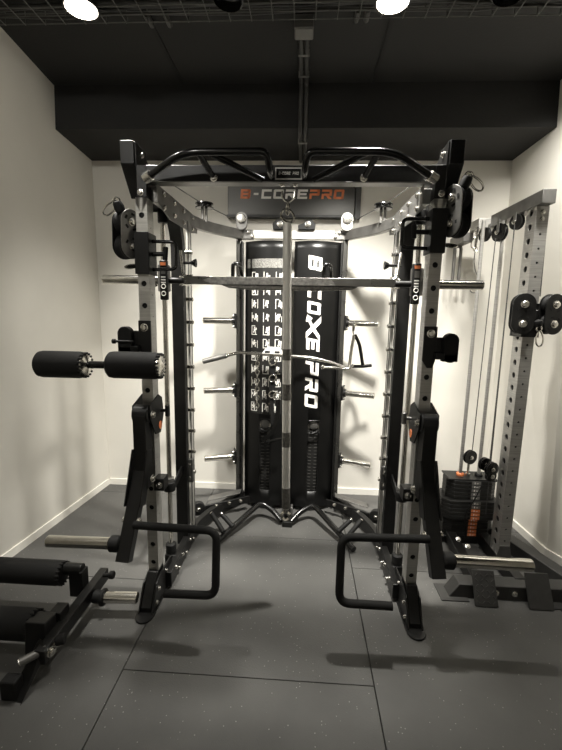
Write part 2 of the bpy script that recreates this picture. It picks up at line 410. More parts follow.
    b = MB(); b.cyl((U(s,.672),2.18,2.0), (U(s,.672),2.18,2.075), .026, 20, .004); b.build('rod_bumper', 'black', rack)
    b = MB(); b.box(U(s,.635), U(s,.70), 2.145, 2.215, .045, .105); b.build('rod_bracket', 'black', rack, bevel=.002)
    # black rail and pegged channel
    b = MB(); b.rect(fillet([(U(s,.655),2.38,.05),(U(s,.655),2.38,1.95),(U(s,.655),2.30,2.075)], .15, 8)[::1], .050, .07); b.build('slide_rail', 'black', rack)
    b = MB()
    for q in (.625, .66): b.box(U(s,q)-.008, U(s,q)+.008, 2.47, 2.53, .10, 2.06)
    ch = b.build('hook_channel', 'pale', rack, bevel=.002)
    for k in range(14):
        z = .505+.1385*k
        if z > 1.98: break
        b = MB(); b.cyl((U(s,.676),2.452,z), (U(s,.590),2.452,z), .0125, 14, .002); b.build('hook_peg', 'chrome', ch)
    for q, yy in ((.612, 2.50), (.600, 2.40)):
        b = MB(); b.cyl((U(s,q),yy,.10), (U(s,q),yy,2.06), .0026, 6); b.build('cable', 'cable', rack)
    # rear upright
    ru = .402 if s < 0 else .376
    b = MB(); b.box(U(s,ru)-.019, U(s,ru)+.019, 3.02, 3.07, .0, 2.13); b.build('rear_upright', 'tube', rack, bevel=.009, seg=3)
    b = MB(); b.box(U(s,ru-.033), U(s,ru-.021), 3.0, 3.07, .02, 2.05); b.build('rear_frame_strip', 'black', rack, bevel=.002)
    for z in (.405, .945, 1.475):
        a, c = Vector((U(s,ru+.017),3.03,z)), Vector((U(s,ru+.254),2.945,z)); d = (c-a).normalized()
        b = MB(); b.cyl(a, c, .0235, 20, .004); hn = b.build('weight_horn', 'chrome', rack)
        b = MB(); b.beam(a+d*.004, a+d*.018, .065, .11); b.build('horn_flange', 'black', hn, bevel=.002)
        b = MB(); b.cyl(a+d*.018, a+d*.035, .031, 20, .003); b.build('horn_collar', 'black', hn)
        bolts(hn, [(a+d*.018+Vector((0,dy,dz)), d) for dy in (-.02,.02) for dz in (-.042,.042)], .009)
    # vertical-axle cable pulley standing on the curved part of the arm
    p = Vector((U(s,.565), 2.66, 0))
    b = MB(); b.lathe(p+V(0,0,2.19), (0,0,1), [(.02,0),(.056,.002),(.058,.008),(.045,.014),(.045,.022),(.058,.028),(.056,.034),(.02,.036)], 24); b.build('cable_pulley', 'gloss', rack)
    b = MB(); b.cyl(p+V(-.012,0,2.11), p+V(-.012,0,2.19), .009, 10).cyl(p+V(.012,0,2.11), p+V(.012,0,2.19), .009, 10); b.build('pulley_post', 'grey', rack)
    b = MB(); b.tube([(U(s,.40),3.0,2.185),(p.x,p.y-.05,2.208),(U(s,.64),2.0,2.19)], .003, 6); b.build('cable', 'cable', rack)
    # rear pulley with cover on the upright
    c0 = (U(s,.375),3.0,2.185)
    b = MB(); b.stadium(c0, (0,-1,0), (0,0,1), .02, .042, 0, .03); pc = b.build('pulley_cover', 'grey' if s < 0 else 'pale', rack, bevel=.003)
    b = MB(); b.lathe((c0[0],2.965,2.20), (0,-1,0), [(.03,0),(.033,.004),(.028,.009),(.01,.011)], 20); b.build('hub', 'bolt', pc)
    # foot plate, roller and bent tube at the base
    b = MB(); b.lathe((U(s,.655),2.735,.10), V(-s*.5,-1,0), [(.012,-.022),(.048,-.02),(.052,-.014),(.052,.014),(.048,.02),(.012,.022)], 24); wh = b.build('roller', 'rubber', rack)
    bolts(wh, [(V(U(s,.655),2.735,.10)+V(-s*.5,-1,0).normalized()*.02, V(-s*.5,-1,0))], .015)
    b = MB(); b.beam((U(s,.64),2.74,.085), (U(s,.30),2.93,.095), .018, .055); ra = b.build('roller_arm', 'black', rack, bevel=.002)
    bolts(ra, [(V(U(s,u), y-.008, .10), (0,-1,.3)) for u, y in ((.53,2.795),(.44,2.845),(.36,2.888))], .011)
    b = MB(); b.hexa([(U(s,.60),2.80,.125),(U(s,.60),2.88,.125),(U(s,.37),3.0,.14),(U(s,.37),2.92,.14)], [(U(s,.60),2.80,.131),(U(s,.60),2.88,.131),(U(s,.37),3.0,.146),(U(s,.37),2.92,.146)]); b.build('foot_plate', 'grey', rack, bevel=.001)
    b = MB(); b.tube(fillet([(U(s,.455),2.42,.028),(U(s,.20),2.84,.115),(U(s,.10),2.80,.075),(U(s,.035),2.73,.03)], .10, 8), .0205, 14); bt = b.build('bent_tube', 'gloss', rack)
    for (u0, y0, u1, y1) in ((.45,2.60,.36,2.545),(.52,2.60,.41,2.47)):
        b = MB(); b.cyl((U(s,u1),y1,.075), (U(s,u0),y0,.135), .016, 14, .003); pg = b.build('foot_peg', 'rubber', bt)
        d = V(U(s,u0)-U(s,u1), y0-y1, .06).normalized(); bolts(pg, [(V(U(s,u0),y0,.135), d)], .012)

# spanning parts of the rack
b = MB(); b.box(U(1,-.65), U(1,.65), 1.905, 1.965, 2.127, 2.197); beam = b.build('top_beam', 'black', rack, bevel=.004)
b = MB(); b.box(U(1,-.64), U(1,.64), 1.902, 1.966, 2.122, 2.1268); b.build('beam_flange', 'grey', rack, bevel=.002)
# name plate on the beam
b = MB(); b.box(U(1,-.058), U(1,.062), 1.9005, 1.905, 2.134, 2.184); np_ = b.build('name_plate', 'white', beam)
b = MB(); b.box(U(1,-.053), U(1,.057), 1.899, 1.9025, 2.139, 2.179)
b.cur = 1; letters(b, 'B-CORE PRO', lambda a, c: (U(1,-.043)+a, 1.8985, 2.153+c), .0125, .0078, .0015, .15, 0)
b.build('plate_face', ['rubber', 'white'], np_)
bolts(beam, [((U(1,u),1.93,2.122), (0,0,-1)) for u in (-.028,.032)], .01)
b = MB(); b.box(U(1,-.30), U(1,.30), 3.02, 3.075, 2.072, 2.132); rb = b.build('rear_crossbar', 'pale', rack, bevel=.003)
for s in (-1, 1):
    b = MB(); b.box(U(s,.295), U(s,.378), 3.016, 3.076, 2.070, 2.134); b.build('joint_sleeve', 'grey', rb, bevel=.002)
    bolts(rb, [((U(s,.33),3.016,2.115),(0,-1,0)), ((U(s,.30),3.016,2.087),(0,-1,0))], .011)
    b = MB(); b.prism([(U(s,.03),2.135),(U(s,.15),2.135),(U(s,.155),2.17),(U(s,.125),2.205),(U(s,.09),2.20),(U(s,.06),2.175),(U(s,.03),2.165)], 'y', 2.995, 3.06); k = b.build('pulley_bracket', 'black', rack, bevel=.003)
    bolts(k, [((U(s,.10),2.995,2.168),(0,-1,0))], .017)
b = MB(); b.box(U(1,-.39), U(1,.39), 3.03, 3.09, .02, .08); b.build('rear_base', 'black', rack, bevel=.003)
b = MB(); b.beam((U(1,.0),2.98,.02), (U(1,.01),2.70,.02), .07, .04); b.build('low_pulley_base', 'black', rack, bevel=.003)
b = MB(); b.lathe((U(1,-.01),2.80,.085), (1,0,0), [(.02,0),(.045,.002),(.045,.008),(.035,.014),(.045,.02),(.045,.026),(.02,.028)], 24); b.build('low_pulley', 'gloss', rack)
b = MB(); b.box(U(1,-.035), U(1,-.02), 2.765, 2.83, .02, .12).box(U(1,.03), U(1,.045), 2.765, 2.83, .02, .12); b.build('pulley_cheek', 'grey', rack, bevel=.004)

# curved shrouds with the keyhole window over the stacks
SU0, SU1, SZ0, SZ1 = .012, .350, .035, 2.05
def sy(u):
    t = (abs(u)-SU0)/(SU1-SU0); return 2.955+.085*((t-.40)/.6)**2
WU = {-1: .185, 1: .185}
for s in (-1, 1):
    b = MB(); wu = WU[s]; cr = .043; sw = .040; zc = .690; zslot = (.165, .635)
    P = lambda u, z, d=0: (U(s,u), sy(u)+d, z)
    cols = sorted([SU0+(SU1-SU0)*k/14 for k in range(15)]+[wu-sw, wu+sw, wu-cr*1.15, wu+cr*1.15])
    rows_ = [SZ0, zslot[0], zslot[1], zc-cr*1.15, zc+cr*1.15, 1.0, 1.4, 1.8, SZ1-.05, SZ1]
    for i in range(len(cols)-1):
        for j in range(len(rows_)-1):
            um, zm = (cols[i]+cols[i+1])/2, (rows_[j]+rows_[j+1])/2
            if abs(um-wu) < sw and zslot[0] < zm < zslot[1]: continue
            if abs(um-wu) < cr*1.15 and abs(zm-zc) < cr*1.15: continue
            q = [(cols[i],rows_[j]),(cols[i+1],rows_[j]),(cols[i+1],rows_[j+1]),(cols[i],rows_[j+1])]
            b.face([b.v(P(*p)) for p in q])
    # ring of the round window
    n = 24; ins, outs = [], []
    for k in range(n):
        a = 2*math.pi*k/n; c_, s_ = math.cos(a), math.sin(a); m_ = cr*1.15/max(abs(c_), abs(s_))
        outs.append(b.v(P(wu+c_*m_, zc+s_*m_))); ins.append(b.v(P(wu+c_*cr, zc+s_*cr)))
    for k in range(n): b.face([outs[k], outs[(k+1)%n], ins[(k+1)%n], ins[k]])
    sh = b.build('shroud', 'shroud', rack, smooth=40)
    so = sh.modifiers.new('thickness', 'SOLIDIFY'); so.thickness = .008; so.offset = 0
    b = MB()
    for k in range(20): b.box(U(s,wu-.055), U(s,wu+.055), 3.0, 3.05, .115+.0268*k, .115+.0268*k+.0235)
    b.cur = 1
    for k in range(20):
        for q in (-.022, .022): b.box(U(s,wu+q)-.011, U(s,wu+q)+.011, 2.997, 3.001, .115+.0268*k+.016, .115+.0268*k+.0205)
    b.build('weight_stack', ['plate', 'grey'], rack)
    b = MB(); b.lathe((U(s,wu),2.985,.70), (0,-1,0), [(.012,0),(.036,.002),(.036,.014),(.028,.018),(.008,.02)], 24); b.cyl((U(s,wu),3.03,.72), (U(s,wu),3.03,2.05), .006, 8)
    b.build('stack_pulley', 'grey', rack)
    if s == 1:
        # tall white lettering, read downwards, letter tops to the right
        def down(z_start):
            def place(a, c): u = .112+c*.98; return (U(1,u), sy(u)-.0065, z_start-a)
            return place
        b = MB(); letters(b, 'B', down(1.952), .100, .096, .02, .18, 3); b.build('shroud_lettering', 'white', sh)
        b = MB(); letters(b, 'COXE', down(1.745), .100, .086, .026, .18, 3); b.build('shroud_lettering', 'white', sh)
        b = MB(); letters(b, 'PRO', down(1.195), .100, .098, .026, .18, 3); b.build('shroud_lettering', 'white', sh)
    else:
        # printed exercise chart: rows of small white pictograms
        b = MB()
        def Q(u, z, d): return (U(-1,u), sy(u)+d, z)
        def patch(u0, u1, z0, z1, d):
            n = 5
            for k in range(n):
                a, c = u0+(u1-u0)*k/n, u0+(u1-u0)*(k+1)/n
                b.face([b.v(Q(a,z0,d)), b.v(Q(c,z0,d)), b.v(Q(c,z1,d)), b.v(Q(a,z1,d))])
        patch(.045, .335, .775, 1.855, -.0062)
        b.cur = 1; patch(.045, .335, 1.86, 1.925, -.0062)
        b.cur = 2
        rnd = random.Random(3)
        for r_ in range(11):
            z = 1.800-.0970*r_
            for c_ in range(3):
                u = .275-.089*c_; k = -.0075; q = rnd.random
                if q() < .8: patch(u-.025, u-.021, z-.036, z+.034*q(), k)
                patch(u+.018, u+.023, z-.036, z+.032, k)
                if q() < .4: patch(u-.004, u+.022, z+.028, z+.033, k)
                if q() < .5: patch(u-.020, u+.022, z-.036, z-.031, k)
                if q() < .5: patch(u+.008, u+.017, z-.030+.03*q(), z+.012, k)
                hx = u-.010+.014*q(); patch(hx-.0055, hx+.0055, z+.012, z+.023, k)
                patch(hx-.0075, hx+.0075, z-.010, z+.010, k)
                patch(hx-.010, hx-.004, z-.030, z-.010, k); patch(hx+.002, hx+.012, z-.016-.008*q(), z-.010, k)
                patch(hx-.016, hx-.0075, z+.0, z+.005+.02*q(), k)
        b.build('exercise_chart', ['chart', 'grain', 'white'], sh, smooth=0)

# ------------------------------------------------------------------ logo board on the back wall
sg = thing('logo_sign', 'dark grey logo board with white and orange lettering high on the back wall', 'sign', (U(1,-.035), 3.27, 2.28))
b = MB(); b.box(U(1,-.522), U(1,.452), 3.235, 3.298, 2.285, 2.545); b.build('board', 'signface', sg, bevel=.004)
b = MB(); b.box(U(1,-.53), U(1,.46), 3.225, 3.298, 2.268, 2.286); b.build('lower_edge', 'black', sg, bevel=.002)
b = MB(); b.box(U(1,.458), U(1,.50), 3.25, 3.298, 2.268, 2.55); b.build('side_strip', 'conduit', sg, bevel=.002)
b = MB()
letters(b, 'B-COREPRO', lambda a, c: (U(1,-.425)+a, 3.2335, 2.404+c), .068, .076, .016, .10, 1, [1,0,0,0,0,0,1,1,1])
b.build('lettering', ['white', 'orange'], sg, smooth=0)

# ------------------------------------------------------------------ sliding barbell (smith bar)
BZ, BYY = 1.705, 2.18
sb = thing('smith_bar', 'long horizontal sliding barbell with chrome ends and a knurled middle across the rack', 'barbell', (XC, BYY, BZ-.04))
b = MB(); b.box(U(1,-.56), U(1,.56), BYY-.02, BYY+.02, BZ-.018, BZ+.024); b.build('cross_beam', 'tube', sb, bevel=.003)
b = MB(); b.prism([(U(1,-.46),BZ+.003),(U(1,-.40),BZ+.023),(U(1,.22),BZ+.023),(U(1,.25),BZ-.017),(U(1,-.40),BZ-.017)], 'y', BYY-.024, BYY-.0195); b.build('knurled_grip', 'dark_steel', sb, bevel=.001)
n = 12
b = MB(); b.prism([(U(1,-.36),BZ-.019),(U(1,-.32),BZ-.034),(U(1,-.2),BZ-.042),(U(1,.2),BZ-.042),(U(1,.34),BZ-.034),(U(1,.37),BZ-.019)], 'y', BYY-.015, BYY+.03); b.build('lower_pad', 'dark_steel', sb, bevel=.004)
for u in (-.285, .203):
    b = MB(); b.tube(fillet([(U(1,u-.018),BYY+.03,BZ),(U(1,u-.014),BYY+.01,BZ+.095),(U(1,u+.02),BYY+.03,BZ+.095),(U(1,u+.03),BYY+.09,BZ)], .04, 8), .0105, 12); b.build('bar_hook', 'gloss', sb)
for s in (-1, 1):
    e = 1.012 if s < 0 else 1.012
    b = MB(); b.cyl((U(s,.70),BYY,BZ), (U(s,e),BYY,BZ), .0245, 24, .004); b.build('sleeve', 'chrome', sb)
    b = MB(); b.cyl((U(s,.55),BYY,BZ), (U(s,.70),BYY,BZ), .017, 20); b.build('inner_bar', 'black', sb)
    b = MB(); b.cyl((U(s,.715),BYY,BZ), (U(s,.732),BYY,BZ), .036, 24, .004); b.build('sleeve_collar', 'chrome', sb)
    b = MB(); b.lathe((U(s,.672),BYY,BZ-.06), (0,0,1), [(.015,0),(.03,0),(.033,.004),(.033,.136),(.03,.14),(.015,.14)], 24); b.build('slide_bearing', 'grey', sb)
    # guide label plate in front of the bearing
    xx = U(s,.655); k = MB(); k.box(xx-.021, xx+.021, BYY-.062, BYY-.036, BZ-.105, BZ+.10); lp = k.build('label_plate', 'black', sb, bevel=.006)
    k = MB(); yl = BYY-.0635
    k.box(xx-.014, xx+.014, yl, yl+.002, BZ+.072, BZ+.088)
    k.cur = 1
    for z0 in (-.082, -.045):
        k.torus((xx, yl+.001, BZ+z0+.01), (0,1,0), .011, .0022, 16)
    for z0 in (-.018, -.004, .010): k.box(xx-.012, xx+.012, yl, yl+.002, BZ+z0, BZ+z0+.006)
    k.cur = 2; k.box(xx-.012, xx+.012, yl, yl+.002, BZ+.028, BZ+.062)
    k.build('label_print', ['orange', 'white', 'grey'], lp)
    # turning hook that catches the pegs
    b = MB(); b.beam((U(s,.585),BYY+.01,BZ), (U(s,.60),BYY+.25,BZ+.01), .014, .05); hk = b.build('catch_hook', 'bolt', sb, bevel=.004)
    b = MB(); b.tube(fillet([(U(s,.55),BYY-.0,BZ+.02),(U(s,.57),BYY+.01,BZ+.035),(U(s,.585),BYY+.02,BZ+.16)], .02, 5), .007, 10); b.build('hook_lever', 'bolt', hk)
    b = MB(); b.cyl((U(s,.60),BYY+.06,BZ+.10), (U(s,.535),BYY+.06,BZ+.10), .008, 12).lathe((U(s,.535),BYY+.06,BZ+.10), (-s,0,0), [(.012,0),(.022,.018),(.023,.024),(.01,.026)], 18); b.build('pull_knob', 'gloss', hk)

# ------------------------------------------------------------------ safety stops low on the guide rods
for s, side in ((-1, 'left'), (1, 'right')):
    t = thing('safety_stop', 'black collar stop low on the %s chrome guide rod, reaching to the pegs' % side, 'safety stop', (U(s,.672), 2.18, .46), 'safety stops on the guide rods')
    b = MB(); b.lathe((U(s,.672),2.18,.500), (0,0,1), [(.0145,0),(.032,0),(.034,.004),(.034,.052),(.030,.058),(.0145,.058)], 24, caps=False); b.build('collar', 'rubber', t)
    b = MB(); b.lathe((U(s,.672),2.18,.560), (0,0,1), [(.0145,0),(.027,0),(.027,.018),(.0145,.018)], 20, caps=False); b.build('cap', 'grey', t)
    b = MB(); b.prism([(2.205,.495),(2.44,.545),(2.44,.60),(2.205,.545)], 'x', U(s,.648), U(s,.658)); b.build('arm', 'black', t, bevel=.002)
    b = MB(); b.box(U(s,.600), U(s,.655), 2.425, 2.452, .44, .60); cl = b.build('catch', 'grey', t, bevel=.005)
    bolts(cl, [((U(s,.625),2.425,z),(0,-1,0)) for z in (.475,.56)], .012)

# ------------------------------------------------------------------ cable carriages on the front uprights
def carabiner(mb, p, d, L=.085, w=.022, r=.0045):
    p = Vector(p); d = Vector(d).normalized(); x = d.cross(Vector((0,1,0)))
    if x.length < .1: x = Vector((1,0,0))
    x.normalize(); pts = []
    for k in range(20):
        a = 2*math.pi*k/20; pts.append(p+d*(L/2-L/2*math.cos(a))+x*w*(.65+.35*(1-math.cos(a))/2)*math.sin(a))
    mb.tube(pts, r, 8, closed=True)
for s, side, dz, where in ((-1, 'left', 0, 'lower'), (1, 'right', .112, 'higher')):
    x = U(s,PU)
    t = thing('cable_carriage', 'black sliding cable pulley carriage set %s on the %s front upright' % (where, side), 'pulley carriage', (x, PY, 1.713+dz), 'cable carriages on the front uprights')
    b = MB(); z0, z1 = 1.713+dz, 1.905+dz
    for q in ((x-.034, x-.0285, 1.905, 2.005), (x+.0285, x+.034, 1.905, 2.005), (x-.034, x+.034, 1.9, 1.9155), (x-.034, x+.034, 1.9945, 2.006)): b.box(*q, z0, z1)
    b.build('slide_sleeve', 'black', t, bevel=.002)
    nv = V(-s*.87,-.5,0).normalized(); cc = V(U(s,.757),1.930,1.895+dz); side_ = nv.cross(V(0,0,1))
    for k, off in enumerate((.033, -.033)):
        b = MB(); b.stadium(cc+nv*off, nv, (0,.05,1), .055, .057, -.003, .003, 12); b.build('pulley_plate', 'grey' if k == 0 else 'black', t, bevel=.001)
    b = MB(); b.beam((U(s,.70),1.96,1.86+dz), (U(s,.745),1.945,1.86+dz), .05, .09); b.build('swivel_hinge', 'black', t, bevel=.003)
    wheels = [cc+V(0,0,-.055), cc+V(0,0,.055)]
    for p in wheels:
        b = MB(); b.lathe(p-nv*.027, nv, [(.015,0),(.054,0),(.057,.006),(.047,.018),(.045,.027),(.047,.036),(.057,.048),(.054,.054),(.015,.054)], 28); b.build('pulley_wheel', 'rubber', t)
        bolts(t, [(p+nv*.036, nv)], .016)
    for p in wheels:
        b = MB()
        for k in range(5):
            a = k*1.2566+.3
            f = lambda q: p+nv*.0365+side_*.036*math.cos(q)+V(0,0,1)*.036*math.sin(q)
            b.beam(f(a), f(a+.5), .010, .002, nv)
        b.build('plate_slot', 'rubber', t)
    # stopper ball and carabiner over the upper wheel
    b = MB(); p = V(U(s,.765),1.90,1.985+dz); p2 = p+V(s*.02,-.01,.05)
    b.lathe(p, p2-p, [(.008,0),(.022,.006),(.024,.03),(.02,.05),(.006,.055)], 18); b.build('cable_stopper', 'rubber', t)
    b = MB(); b.torus(p2, (0,1,0), .016, .0045, 16); carabiner(b, p2, (s*.8,0,-.75) if s > 0 else (-.75,0,-.7)); b.build('carabiner', 'chrome', t)
    # handle and pull pin on the inner side
    b = MB(); b.tube(fillet([(U(s,.652),1.95,1.87+dz),(U(s,.53),1.95,1.868+dz),(U(s,.53),1.95,1.742+dz),(U(s,.652),1.95,1.738+dz)], .025, 5), .0085, 12); b.build('grab_handle', 'gloss', t)
    b = MB(); b.cyl((U(s,.65),1.95,1.81+dz), (U(s,.585),1.95,1.812+dz), .0105, 14); pn = b.build('pull_pin', 'black', t)
    b = MB(); b.cyl((U(s,.585),1.95,1.782+dz), (U(s,.580),1.95,1.845+dz), .0115, 14, .003); b.build('pin_grip', 'rubber', pn)
    b = MB(); b.lathe((U(s,.745),1.93,1.745+dz), (0,-.5,1), [(.01,0),(.03,.003),(.03,.008),(.01,.012)], 20); b.build('swivel_nut', 'bolt', t)

# ------------------------------------------------------------------ J-cups
for s, side, extra in ((-1, 'left', 'just above the foam rollers'), (1, 'right', 'facing the cable tower')):
    x = U(s,PU)
    t = thing('j_cup', 'black bar-rest hook pinned to the %s front upright %s' % (side, extra), 'bar hook', (x, 1.91, 1.30), 'bar hooks on the front uprights')
    b = MB(); b.prism([(x-.030,1.495),(x+.030,1.495),(x+.030,1.335),(x+.006*s+.012,1.300),(x-.012+.006*s,1.300),(x-.030,1.335)], 'y', 1.904, 1.9165); b.build('mount_plate', 'black', t, bevel=.002)
    bolts(t, [((x,1.904,1.462),(0,-1,0))], .016)
    b = MB(); b.stadium((U(s,.768),1.895,1.398), (0,1,0), (0,0,1), .034, .034, -.020, .020, 12); b.box(U(s,.734), U(s,.802), 1.875, 1.915, 1.335, 1.37); b.build('upright_pad', 'rubber', t, bevel=.003)
    b = MB(); b.box(U(s,.70), U(s,.74), 1.87, 1.925, 1.345, 1.375).box(U(s,.70), U(s,.74), 1.905, 1.925, 1.375, 1.445); b.build('cradle', 'black', t, bevel=.003)
    if s < 0:
        b = MB(); b.cyl((U(s,.72),1.87,1.395), (U(s,.82),1.87,1.395), .006, 10).cyl((U(s,.808),1.87,1.395), (U(s,.826),1.87,1.395), .012, 14, .003); b.build('lock_pin', 'black', t)

# ------------------------------------------------------------------ jammer arms
for s, side, nb in ((-1, 'left', 'beside the leg attachment'), (1, 'right', 'in front of the cable tower')):
    t = thing('jammer_arm', 'black lever arm with square handle on the %s upright %s' % (side, nb), 'lever arm', (U(s,.68), 1.85, .38), 'lever arms on the front uprights')
    for a in (.6365, .7185):
        b = MB(); b.prism([(1.83,1.09),(1.95,1.125),(2.0,1.10),(2.02,1.01),(1.97,.92),(1.90,.93),(1.83,1.03)], 'x', U(s,a), U(s,a+.006)); pb = b.build('pivot_bracket', 'black', t, bevel=.001)
        if a < .7:
            b = MB(); n = 8; b.lathe((U(s,a-.0005),1.962,.962), (-s,0,0), [(.022,0),(.022,.002)], 8); b.build('warning_sticker', 'orange', pb)
    b = MB(); b.box(U(s,.650), U(s,.712), 1.80, 1.885, .68, 1.05); b.cyl((U(s,.643),1.845,1.05), (U(s,.718),1.845,1.05), .044, 24, .003); b.build('upper_arm', 'black', t, bevel=.003)
    bolts(t, [((U(s,.6355),1.85,1.045),(-s,0,0)), ((U(s,.6255),1.80,.74),(-s,0,0))], .016)
    b = MB(); b.cyl((U(s,.642),1.975,1.035), (U(s,.60),1.975,1.035), .008, 12).cyl((U(s,.602),1.975,1.005), (U(s,.602),1.975,1.065), .012, 14, .003); b.build('lock_knob', 'rubber' if s < 0 else 'grey', t)
    # slanting lower arm with its forked top
    A, B2 = V(U(s,.684),1.842,.80), V(U(s,.712),1.650,.395)
    b = MB(); b.beam(A, B2, .062, .055, (0,-1,.4)); la = b.build('lower_arm', 'black', t, bevel=.003)
    for q in (-.036, .036):
        b = MB(); b.beam(A+V(q,-.004,.07), A+V(q,0,0)+(B2-A)*.45, .007, .075, (0,-1,.3)); b.build('fork_plate', 'black', la, bevel=.002)
    sp = V(U(s,.735),1.675,.467)
    b = MB(); b.cyl(sp, sp+V(s*.05,0,0), .038, 24, .006); b.build('peg_collar', 'rubber', t)
    b = MB(); b.cyl(sp+V(s*.05,0,0), V(U(s,1.088 if s < 0 else 1.125),1.675,.463), .027, 28, .004); b.build('weight_peg', 'chrome', t)
    h = MB(); h.tube(fillet([(U(s,.675),1.69,.556),(U(s,.285),1.68,.553),(U(s,.279),1.622,.268),(U(s,.515),1.622,.266)], .05, 7), .0185, 16); h.build('square_handle', 'foam', t)
    bolts(t, [((U(s,.665),1.715,.56),(-s,-.2,0)), ((U(s,.731),1.728,.56),(s,0,0))], .015)
    b = MB(); b.box(U(s,.60), U(s,.652), 1.885, 1.955, .635, .70); st = b.build('stop_block', 'black', t, bevel=.003)
    bolts(st, [((U(s,.622),1.885,.667),(0,-1,0))], .014)

# ------------------------------------------------------------------ foam roller holder on the left upright
def foam_roller(parent, x0, x1, y, z, r, capside):
    b = MB(); b.lathe((x0,y,z), (1,0,0), [(r*.55,0),(r*.8,0),(r*.95,.008),(r,.025),(r,x1-x0-.025),(r*.95,x1-x0-.008),(r*.8,x1-x0),(r*.55,x1-x0)], 32); f = b.build('foam_roller', 'foam', parent)
    xe = x1 if capside > 0 else x0
    b = MB(); b.lathe((xe,y,z), (capside,0,0), [(r*.86,-.012),(r*.84,.003),(r*.70,.008),(r*.4,.010),(r*.2,.016),(.006,.018)], 24); b.build('end_disc', 'bolt', f)
    b = MB()
    for k in range(18):
        a = 2*math.pi*k/18; p = V(xe, y+r*.88*math.cos(a), z+r*.88*math.sin(a)); b.cyl(p-V(.008,0,0), p+V(.008,0,0), r*.085, 8)
    b.build('end_stud', 'rubber', f)
t = thing('foam_roller_holder', 'black bar with two thick foam rollers fixed across the left front upright', 'foam rollers', (U(-1,.82), 1.72, 1.24))
foam_roller(t, U(1,-1.095), U(1,-.880), 1.72, 1.298, .060, 1)
foam_roller(t, U(1,-.772), U(1,-.540), 1.72, 1.303, .060, 1)
b = MB(); b.cyl((U(1,-1.09),1.72,1.298), (U(1,-.545),1.72,1.303), .0165, 18); b.build('roller_bar', 'gloss', t)
b = MB(); b.box(U(1,-.705), U(1,-.655), 1.72, 1.9165, 1.285, 1.325); b.build('mount_arm', 'black', t, bevel=.003)

# ------------------------------------------------------------------ leg attachment lying at the left front foot
t = thing('leg_attachment', 'black leg roller attachment lying on the floor at the left front foot', 'leg attachment', (U(1,-.96), 1.6, 0))
b = MB(); b.cyl((U(1,-.722),1.80,.092), (U(1,-.895),1.79,.092), .028, 24, .003); b.build('storage_peg', 'chrome', t)
b = MB(); b.cyl((U(1,-.886),1.79,.092), (U(1,-.905),1.79,.092), .042, 24, .004).cyl((U(1,-.905),1.79,.092), (U(1,-.945),1.79,.095), .032, 20, .003); b.build('peg_collar', 'rubber', t)
b = MB(); b.beam((U(1,-.965),1.945,.115), (U(1,-.965),1.395,.115), .045, .065); b.build('main_arm', 'black', t, bevel=.003)
b = MB(); b.hexa([(U(1,-1.0),1.42,.08),(U(1,-.965),1.40,.08),(U(1,-.965),1.43,.16),(U(1,-1.0),1.45,.16)], [(U(1,-1.05),1.31,.0),(U(1,-.985),1.30,.0),(U(1,-.985),1.34,.02),(U(1,-1.05),1.35,.02)]); b.build('floor_foot', 'black', t, bevel=.003)
b = MB(); b.box(U(1,-1.075), U(1,-1.01), 1.305, 1.355, .0, .085); b.build('foot_block', 'rubber', t, bevel=.006)
b = MB(); b.tube([(U(1,-.955),1.425,.132),(U(1,-1.028),1.365,.120)], .017, 16); sp = b.build('stub_tube', 'grey', t)
d = V(-.073,-.06,-.012).normalized()
b = MB(); b.lathe(V(U(1,-1.028),1.365,.120), d, [(.008,0),(.017,0),(.017,.004),(.010,.004),(.008,.001)], 18, caps=False); b.build('tube_rim', 'bolt', sp)
bolts(t, [((U(1,-.942),1.43,.115),(1,-.2,0)), ((U(1,-.942),1.47,.12),(1,-.2,0))], .018)
b = MB(); b.cyl((U(1,-.935),1.46,.14), (U(1,-.90),1.47,.145), .022, 18, .004); b.build('turn_knob', 'rubber', t)
b = MB(); b.cyl((U(1,-.945),1.89,.14), (U(1,-.90),1.89,.145), .010, 12).cyl((U(1,-.91),1.89,.145), (U(1,-.885),1.89,.146), .021, 18, .004); b.build('pull_knob', 'rubber', t)
b = MB(); b.cyl((U(1,-1.11),1.80,.235), (U(1,-1.00),1.80,.235), .030, 20, .004); b.prism([(1.77,.10),(1.83,.08),(1.83,.235),(1.77,.235)], 'x', U(1,-1.06), U(1,-.99)); b.build('upper_bracket', 'black', t, bevel=.003)
b = MB(); b.prism([(1.45,.05),(1.54,.05),(1.55,.20),(1.47,.21)], 'x', U(1,-1.075), U(1,-.985)); b.build('lower_bracket', 'black', t, bevel=.004)
b = MB(); b.cyl((U(1,-.99),1.60,.15), (U(1,-1.07),1.58,.155), .014, 14).box(U(1,-1.03), U(1,-.975), 1.56, 1.63, .10, .185); b.build('spacer_block', 'black', t, bevel=.003)
def floor_foam(y, z, r, x0, x1):
    b = MB(); b.lathe((x0,y,z), (1,0,0), [(r*.5,0),(r*.85,0),(r,.02),(r,x1-x0-.02),(r*.9,x1-x0),(r*.5,x1-x0)], 32); f = b.build('foam_roller', 'foam', t)
    b = MB()
    for k in range(18):
        a = 2*math.pi*k/18; p = V(x1, y+r*.92*math.cos(a), z+r*.92*math.sin(a)); b.cyl(p-V(.01,0,0), p+V(.010,0,0), r*.07, 8)
    b.lathe((x1,y,z), (1,0,0), [(r*.85,-.01),(r*.85,.006),(r*.5,.010),(.005,.012)], 24); b.build('end_disc', 'rubber', f)
floor_foam(1.79, .215, .060, U(1,-1.62), U(1,-1.10))
floor_foam(1.53, .148, .066, U(1,-1.62), U(1,-1.075))

